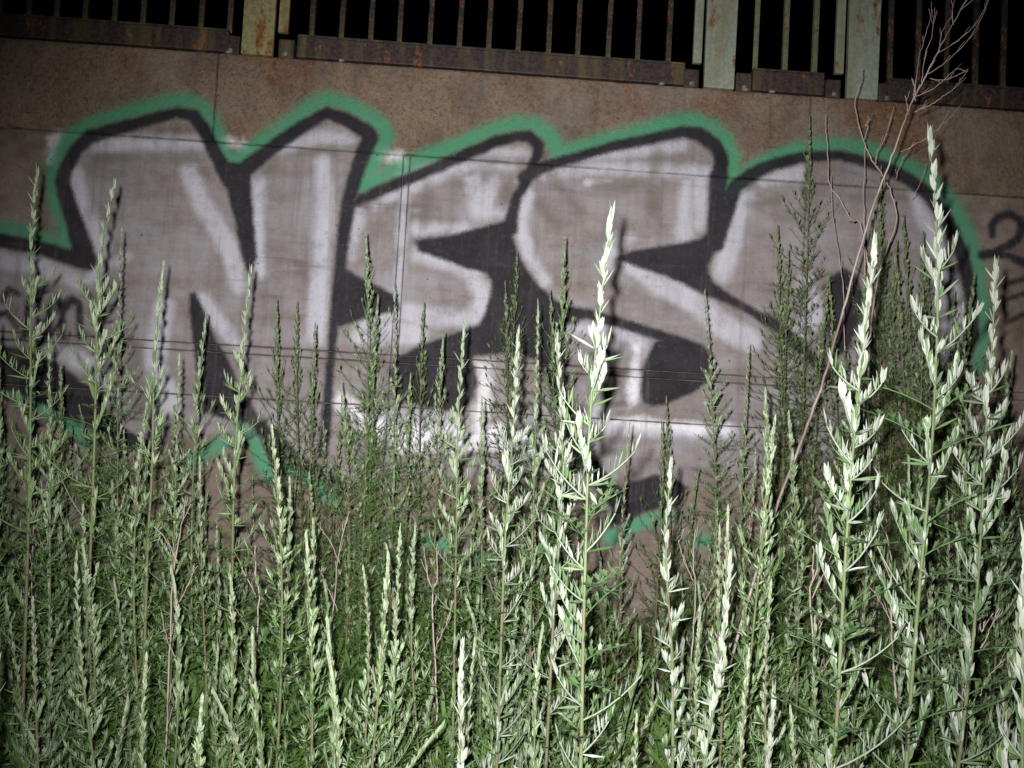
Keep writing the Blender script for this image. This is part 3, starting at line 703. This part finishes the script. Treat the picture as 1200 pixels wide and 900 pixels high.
def field_plant(px, py, t, px2, habit, label, group, rng, py2=900):
    foot, H, lean = at_tip(px, py, t, px2, py2)
    if H < .12: return
    hc = min(HC, key=lambda h: abs(math.log(h/H)))
    fm, sm, tipv = variant(hc, habit, rng.randint(0, 3))
    root = empty('mugwort_plant', foot); rot = rng.uniform(0, 6.28)
    root.scale = (1, 1, H/hc)
    # lean with a shear-free tilt so that the tip lands where it stands in the picture
    tv = Matrix.Rotation(rot, 3, 'Z') @ Vector(tipv); dx = lean-tv.x
    tilt = math.atan2(dx, H)
    root.matrix_world = Matrix.Translation(foot) @ Matrix.Rotation(tilt, 4, 'Y') @ Matrix.Rotation(rot, 4, 'Z') @ Matrix.Diagonal((1, 1, H/hc/math.cos(tilt), 1))
    so = bpy.data.objects.new('stem', sm); COL.objects.link(so); so.parent = root
    fo = bpy.data.objects.new('foliage', fm); COL.objects.link(fo); fo.parent = root; fo['kind'] = 'stuff'
    tag(root, label, 'plant', group); return root
rg = random.Random(77)
NAMED = [
 (137,268,2.25,134,'back','thin second mugwort close behind the tall one on the left leg of the N'),
 (233,368,2.3,226,'mid','leafy green mugwort standing over the black wedge of the letter N'),
 (203,420,2.1,196,'mid','short mugwort touching the cream spiked one in the letter N on its right'),
 (161,480,2.0,172,'mid','short pale curved mugwort tip below the left leg of the N'),
 (327,357,2.65,332,'dull','thin dark bare topped mugwort right of the N wedge'),
 (372,385,2.6,352,'dull','bushy olive mugwort at the foot of the right leg of the N'),
 (345,355,2.75,372,'dull','wispy leaning mugwort in front of the right leg of the N'),
 (428,276,2.45,418,'back','slim mugwort rising over the black notch left of the E'),
 (441,348,2.5,432,'back','lower slim mugwort beside the one over the black notch'),
 (462,336,2.5,455,'back','grey mugwort in front of the vertical wall joint'),
 (497,358,2.75,486,'dull','faint thin mugwort on the lower bar of the E'),
 (519,388,2.35,505,'back','mugwort with straight pale tip left of the twisted one'),
 (607,300,2.8,604,'dull','dark bare topped weed in front of the central black patch'),
 (591,338,2.8,585,'dull','second dark thin weed in the central black patch, left of the taller one'),
 (643,345,2.7,638,'dull','wispy dark weed left of the brown tipped mugwort'),
 (632,358,2.15,622,'mid','light tipped mugwort between the two silvery central plants'),
 (661,281,2.4,650,'back','mugwort with knobbly brown tip in front of the left curve of the S'),
 (735,500,2.35,716,'back','dull mugwort right behind the tall central white one'),
 (783,468,2.65,778,'dull','small grey weed below the black foot of the S'),
 (772,498,2.6,765,'dull','smaller grey weed left of the one below the black foot of the S'),
 (835,338,2.4,832,'back','straight green mugwort in front of the lower stroke of the S'),
 (872,408,2.5,860,'back','brownish mugwort between the S and the last letter'),
 (897,495,1.75,868,'mid','leaning white tipped mugwort left of the dry stalk foot'),
 (909,460,1.95,905,'mid','pale upright mugwort just right of the leaning white tipped one'),
 (928,488,2.1,925,'mid','short mugwort right beside the foot of the dry stalk'),
 (938,150,2.72,945,'dull','tall dark mugwort standing along the vertical joint in the last letter'),
 (912,268,2.7,905,'dull','olive mugwort with forked top left of the tall dark one'),
 (925,300,2.65,930,'dull','olive mugwort right under the tall dark one'),
 (992,384,1.9,985,'mid','short pale mugwort close left of the white leaved plant by the dry stalk'),
 (1046,192,2.6,1050,'dull','tall dense olive mugwort inside the last letter, topmost of its clump'),
 (1028,232,2.65,1036,'dull','thin olive mugwort left in the clump inside the last letter'),
 (1070,250,2.55,1074,'dull','olive mugwort right in the clump inside the last letter'),
 (1098,300,2.6,1100,'dull','olive mugwort behind the tallest white leaved plant'),
 (1012,330,2.5,1020,'dull','low olive mugwort at the left foot of the clump inside the last letter'),
 (1058,300,2.45,1062,'dull','short olive mugwort in the middle of the clump inside the last letter'),
 (1086,340,2.4,1084,'dull','short olive mugwort low in the clump, behind the tallest white plant'),
 (1122,330,2.6,1120,'dull','olive mugwort crossing the right outline of the last letter'),
 (1020,262,2.7,1024,'dull','wispy olive mugwort behind the dry twigs inside the last letter'),
 (1036,290,2.62,1040,'dull','olive mugwort low in the clump, left of its middle'),
 (1082,275,2.62,1086,'dull','olive mugwort of the clump just left of the tallest white plant'),
 (1110,345,2.5,1108,'dull','dim olive mugwort between the two white plants at the right'),
 (975,330,2.6,980,'dull','dim olive mugwort in the hole of the last letter'),
 (958,350,2.6,955,'dull','dim mugwort left of the hole of the last letter'),
 (1132,400,2.45,1130,'dull','dull mugwort at the lower right outline of the last letter'),
 (1165,430,2.5,1163,'dull','dull mugwort behind the white one under the number 2'),
 (1145,355,2.1,1140,'mid','slim pale mugwort on the green outline at the right'),
 (1192,420,2.2,1190,'mid','dark leafy mugwort at the right edge below the number 2'),
 (326,505,1.85,318,'mid','straight pale mugwort beside the green paint strip under the N'),
 (360,630,1.75,352,'mid','pale mugwort spike low left, right of the straight one by the green strip'),
 (384,765,1.6,383,'mid','short pale mugwort spike low left of centre'),
 (470,620,1.8,463,'mid','pale narrow mugwort below the E shaped letter'),
 (425,672,1.8,425,'mid','pale mugwort low between the N and the E'),
 (276,680,1.8,272,'mid','slim mugwort below the black wedge of the N'),
 (172,773,1.45,172,'mid','short pale mugwort spike at the lower left'),
 (240,820,1.4,236,'mid','shortest pale mugwort spike at the bottom left'),
 (107,640,1.9,100,'mid','mugwort with pale tip below the small dark letter m'),
 (745,846,1.5,745,'mid','short mugwort at the bottom right of the tall central one'),
 (870,760,1.5,865,'mid','short pale mugwort between the white spikes lower right'),
 (931,840,1.4,930,'mid','low mugwort at the bottom right of the short white spike'),
 (912,690,1.65,905,'mid','leafy mugwort below the dry stalk foot'),
 (848,600,1.75,838,'mid','mugwort with soft pale tip above the thick curving white spike'),
 (565,470,2.2,560,'mid','mugwort in front of the white painted band under the E'),
 (400,450,2.4,398,'back','green mugwort below the black notch of the E'),
 (480,440,2.5,478,'back','slender mugwort under the black foot of the E'),
 (8,385,2.1,2,'mid','leafy mugwort at the left edge of the picture'),
 (60,400,2.0,58,'mid','mugwort between the two tall ones on the left'),
 (78,430,2.3,76,'dull','dark thin weed in front of the black patch at the lower left of the N'),
]
for px, py, t, px2, hb, lab in NAMED: field_plant(px, py, t, px2, hb, lab, FRONT, rg)
# --- the dense growth that fills the lower half
topline = [(-60,430),(0,420),(60,435),(120,455),(180,495),(240,505),(300,540),(360,455),(420,460),(480,480),(540,530),(600,500),(650,520),(700,620),(740,730),(775,640),(820,540),(880,500),(950,480),(1010,440),(1060,400),(1120,430),(1200,450),(1260,440)]
def top_y(x): return float(np.interp(x, [a for a, b in topline], [b for a, b in topline]))
zones = ((-80,130,'left of the letter N'),(130,270,'under the N'),(270,430,'between the N and the E'),(430,600,'under the E'),(600,720,'under the big black patch'),(720,880,'under the S'),(880,1020,'around the foot of the dry stalk'),(1020,1300,'under the last letter'))
def zone(x): return next((z[2] for z in zones if z[0] <= x < z[1]), 'under the last letter')
rg = random.Random(5); FIELD = {}
GAPS = ((738,660,34,75),(318,575,16,22),(310,700,14,30),(420,740,12,35),(505,760,14,25))
rows_ = ((2.84,'back',-.02,1.,46),(2.68,'dull',.02,1.,38),(2.45,'back',.04,1.,42),(2.2,'mid',.12,1.,34),(1.95,'mid',.24,1.,27),(1.7,'mid',.42,1.,20))
rowname = {2.84:'wall side',2.68:'dull olive',2.45:'thin grey',2.2:'middle row',1.95:'pale front',1.7:'nearest short'}
for t, hb, lo, hi, cnt in rows_:
    for i in range(cnt):
        px = -70+1340*(i+rg.uniform(.1, .9))/cnt; ty = top_y(px)
        py = ty+(900-ty)*(lo+rg.random()**1.3*.45)+rg.uniform(-15, 15)
        for g in GAPS:
            if abs(px-g[0]) < g[2]: py = max(py, g[1]+g[3]+rg.uniform(0, 60))
        tt = t+rg.uniform(-.1, .1)
        tt = min(tt, 2.88)
        fo_ = field_plant(px, py, tt, px-(px-600)*.01-rg.uniform(-22, 34), hb, None, 'mugwort plants filling the lower half', rg)
        if fo_: fo_['category'] = 'plant'; FIELD.setdefault((rowname[t], zone(px)), []).append((px, fo_))
ORD = ('leftmost', 'second from left', 'third from left', 'fourth from left', 'fifth from left', 'sixth from left', 'seventh from left', 'eighth from left', 'ninth from left', 'tenth from left', 'eleventh from left', 'twelfth from left')
for (rn_, zn_), L_ in FIELD.items():
    L_.sort(key=lambda q: q[0])
    for i, (px, o) in enumerate(L_): o['label'] = ('only mugwort of the %s %s' % (rn_, zn_)) if len(L_) == 1 else '%s of the %s mugwort %s' % (ORD[i], rn_, zn_)

# --- low ferny plants on the bank
def low_clump(idx):
    a = Acc(); random.seed(900+idx)
    for k in range(random.randint(9, 14)):
        az = rnd(0, 6.28); b = Vector((rnd(-.03, .03), rnd(-.03, .03), rnd(0, .05)))
        ferny_leaf(a, b, az, R(rnd(15, 62)), rnd(.07, .13), rnd(.0, .12), .0028)
    return a.mesh('foliage', [M_LEAF])
lows = [low_clump(i) for i in range(6)]
rg = random.Random(9); gv = []
lowacc_V = []; low_F = []; low_S = []; low_R = []; off = 0
for t in (2.75, 2.55, 2.35, 2.15, 1.95, 1.78):
    for i in range(38):
        px = -80+1360*(i+rg.random())/38; tt = t+rg.uniform(-.1, .1)
        c = P(px, 700, tt)
        if 715 < px < 800 and tt > 2.45: continue
        me = lows[rg.randint(0, 5)]; co = np.empty(len(me.vertices)*3); me.vertices.foreach_get('co', co); co = co.reshape(-1, 3)
        a = rg.uniform(0, 6.28); s = rg.uniform(.9, 1.8); rot = np.array([[math.cos(a), math.sin(a), 0], [-math.sin(a), math.cos(a), 0], [0, 0, 1]])
        lowacc_V.append(co@rot*s+np.array((c.x, c.y, ground_z(c.y)))); low_F += [tuple(v+off for v in p.vertices) for p in me.polygons]; off += len(co)
        for nm, dst in (('silver', low_S), ('vary', low_R)):
            b = np.empty(len(co), dtype=np.float32); me.attributes[nm].data.foreach_get('value', b); dst.append(b)
gc = mesh('ground_cover', np.vstack(lowacc_V), low_F, M_LEAF, True, dict(silver=np.concatenate(low_S), vary=np.concatenate(low_R)))
tag(link('ground_cover', gc), 'low green ferny leaves covering the soil between the stems', 'ground cover', kind='stuff')

# --- litter
def litter():
    V = []; Fc = []; r = random.Random(31)
    for i in range(5200):
        x = r.uniform(-2.2, 2.2); y = -r.random()**1.2*1.4-.02; z = ground_z(y)+.012+r.random()*.03
        L = r.uniform(.012, .04); W = L*r.uniform(.1, .35); a = r.uniform(0, 6.28); tl = r.gauss(0, .6)
        e = Euler((tl, r.gauss(0, .5), a)).to_matrix(); b = len(V)
        for q in ((-W, -L, .002), (W, -L, 0), (W*1.2, 0, .006), (-W*1.1, 0, .004), (0, L, 0)): V.append(Vector((x, y, z))+e@Vector(q))
        Fc += [(b, b+1, b+2, b+3), (b+3, b+2, b+4)]
    tag(link('leaf_litter', mesh('leaf_litter', V, Fc, M_LITTER)), 'brown dead leaves and stalks lying on the bank at the wall foot', 'leaf litter', kind='stuff')
litter()

# ------------------------------------------------------------------ dry weeds
def curve_pts(pts, t, t2=None, n=6):
    q = [P(x, y, t+((t2 or t)-t)*i/(len(pts)-1)) for i, (x, y) in enumerate(pts)]
    o = []
    for i in range(len(q)-1):
        p0, p1, p2, p3 = q[max(i-1, 0)], q[i], q[i+1], q[min(i+2, len(q)-1)]
        for k in range(n):
            u = k/n; o.append(.5*((2*p1)+(p2-p0)*u+(2*p0-5*p1+4*p2-p3)*u*u+(3*p1-p0-3*p2+p3)*u**3))
    return o+[q[-1]]
def twig(root, pts, t, r0, r1, mat, name='twig', jit=.0008, t2=None, buds=0):
    c = curve_pts(pts, t, t2); rr = random.Random(int(pts[0][0]*7+pts[0][1])); L = root.location
    c = [p-L+Vector((rr.gauss(0, jit), rr.gauss(0, jit), rr.gauss(0, jit))) for p in c]
    a = Acc(); n = len(c); tube(a, c, [r0+(r1-r0)*i/(n-1) for i in range(n)], 6)
    for b in range(buds):
        i = rr.randint(1, n-2); d = (c[i+1]-c[i]).normalized(); s = Vector((rr.uniform(-1, 1), rr.uniform(-1, 1), .5)).normalized()
        l = rr.uniform(.006, .022); tube(a, [c[i], c[i]+(d+s*.7)*l*.5, c[i]+(d*1.3+s*.6)*l], [r1*.9, r1*.8, r1*1.2], 4)
    return link(name, a.mesh(name, [mat]), root)
dr = empty('dry_stalk', P(868, 735, 2.25)); dr.location.z = ground_z(dr.location.y)
tag(dr, 'long reddish dead stalk leaning right across the last letter up past the railing', 'dead plant')
T = 2.15
twig(dr, [(800,1010),(850,800),(905,610),(938,520),(962,455),(985,375),(1003,310),(1022,245),(1045,185),(1060,140),(1072,112)], T, .0037, .0016, M_DRY, 'main_stem')
twig(dr, [(1072,112),(1088,82),(1102,55),(1118,25),(1136,-8),(1150,-45)], T, .0018, .0009, M_DRY, 'main_stem', buds=8)
for pts, a_, b_, bd in (
 ([(1088,86),(1104,76),(1130,52),(1150,22),(1160,-6)], .0016, .0009, 6), ([(1100,62),(1125,45),(1143,28),(1158,2)], .0018, .0009, 5),
 ([(1073,113),(1095,103),(1120,82),(1134,84)], .0016, .0008, 5), ([(1090,92),(1103,94),(1118,90),(1134,82)], .0016, .0010, 3), ([(1072,131),(1092,122),(1110,110),(1124,96),(1134,83)], .0018, .0009, 7),
 ([(1072,118),(1074,85),(1080,55),(1090,25),(1093,12)], .0018, .0009, 9), ([(1080,96),(1084,66),(1092,40),(1095,8)], .0014, .0008, 5), ([(1070,115),(1071,100),(1069,92)], .0014, .001, 1),
 ([(1100,60),(1103,40),(1107,32)], .0014, .0008, 2), ([(1117,28),(1116,10),(1115,-12)], .0014, .0009, 2), ([(1126,12),(1140,0),(1150,-12)], .0016, .0009, 2),
 ([(1056,178),(1075,168),(1090,160)], .0014, .0009, 2), ([(1090,160),(1102,148),(1118,134)], .0011, .0007, 3), ([(1064,135),(1063,122),(1061,112)], .0013, .0009, 1)):
    twig(dr, pts, T, a_*.6, b_*.65, M_DRYG if a_ < .0018 else M_DRY, buds=bd)
dw = empty('dry_weed', P(1010, 640, 2.55)); dw.location.z = ground_z(dw.location.y)
tag(dw, 'thin dry weed with forked bare twigs left of the leaning stalk at the last letter', 'dead plant')
t2 = 2.55
twig(dw, [(1020,820),(1020,600),(1018,420),(1030,320),(1050,262),(1044,225),(1034,205),(1022,188),(1012,165),(1005,140),(1002,118),(1009,95),(1010,80)], t2, .003, .0012, M_DRY, 'main_stem', buds=5)
twig(dw, [(1026,196),(1028,178),(1036,164),(1042,145),(1048,124)], t2, .0013, .0008, M_DRYG, buds=6)
twig(dw, [(1012,166),(1017,150),(1015,146),(1018,142)], t2, .0011, .0007, M_DRYG, buds=3)
twig(dw, [(1050,210),(1056,190),(1070,170)], t2, .0011, .0007, M_DRYG, buds=2)
twig(dw, [(1012,560),(1013,400),(1013,280),(1012,220),(1014,170)], t2, .0018, .0009, M_DRYG, buds=3)
twig(dw, [(1068,232),(1078,215),(1086,190)], t2, .001, .0006, M_DRYG)
dg = empty('dry_weed', P(1000, 640, 2.65)); dg.location.z = ground_z(dg.location.y)
tag(dg, 'single bare straw coloured stalk bending left inside the last letter', 'dead plant')
twig(dg, [(1030,830),(1030,600),(1028,400),(1010,270),(998,258),(985,235),(972,215),(970,180),(968,150),(968,134)], 2.65, .003, .0011, M_DRY, 'main_stem', buds=6)
twig(dg, [(990,420),(988,340),(982,295),(975,245),(974,205)], 2.65, .0014, .0008, M_DRYG, buds=4)

# thin brown dead stems here and there in the growth
rg = random.Random(41)
for px, py, tt, zn in ((40,560,2.2,'left of the letter N'),(208,600,2.0,'under the left leg of the N'),(300,640,2.1,'under the black wedge of the N'),(398,600,2.3,'between the N and the E'),(512,640,2.1,'under the E'),(628,600,2.3,'left of the tall central white mugwort'),(812,620,2.2,'under the S'),(952,640,1.9,'right of the foot of the leaning dry stalk'),(1045,620,1.9,'between the two tall white mugworts at the right'),(1150,700,1.8,'at the lower right')):
    lx = rg.uniform(-40, 40); e_ = empty('dry_weed', P(px-lx, 1000, tt)); e_.location.z = ground_z(e_.location.y)-.01
    tag(e_, 'thin brown dead stem standing '+zn, 'dead plant', 'dead stems in the mugwort')
    foot = [(px-lx*.9, 1000), (px-lx*.5, 880), (px-lx*.35+rg.uniform(-6, 6), 800), (px-lx*.1+rg.uniform(-6, 6), 700), (px, py+40), (px+lx*.3, py)]
    twig(e_, foot, tt, .0022, .0009, M_DRY, 'main_stem', buds=8)
    for q in range(3):
        a_ = rg.choice((-1, 1)); yy = py+60+q*55; xx = px-lx*.05*q
        twig(e_, [(xx, yy), (xx+a_*10, yy-22), (xx+a_*rg.uniform(14, 30), yy-rg.uniform(40, 60))], tt, .0011, .0006, M_DRYG, buds=4)

# ------------------------------------------------------------------ small stones on the wall top
import bmesh
random.seed(8)
for px, lab in ((267,'pale stone chip on the wall top left of the leftmost post'),(400,'pale stone chip under the long bottom rail'),(776,'pale stone chip left of the middle green post'),(874,'pale stone chip right of the middle green post'),(905,'pale stone chip on the wall top before the vertical joint')):
    bm = bmesh.new(); bmesh.ops.create_icosphere(bm, subdivisions=2, radius=.007)
    for v in bm.verts: v.co = Vector((v.co.x*1.4, v.co.y, v.co.z*.7))*rnd(.8, 1.15)
    me = bpy.data.meshes.new('pebble'); bm.to_mesh(me); bm.free(); me.materials.append(M_STONE)
    o = link('pebble', me); o.location = (xt(px, 80), -.006, ZTOP+.003); tag(o, lab, 'stone', 'stone chips on the wall top')
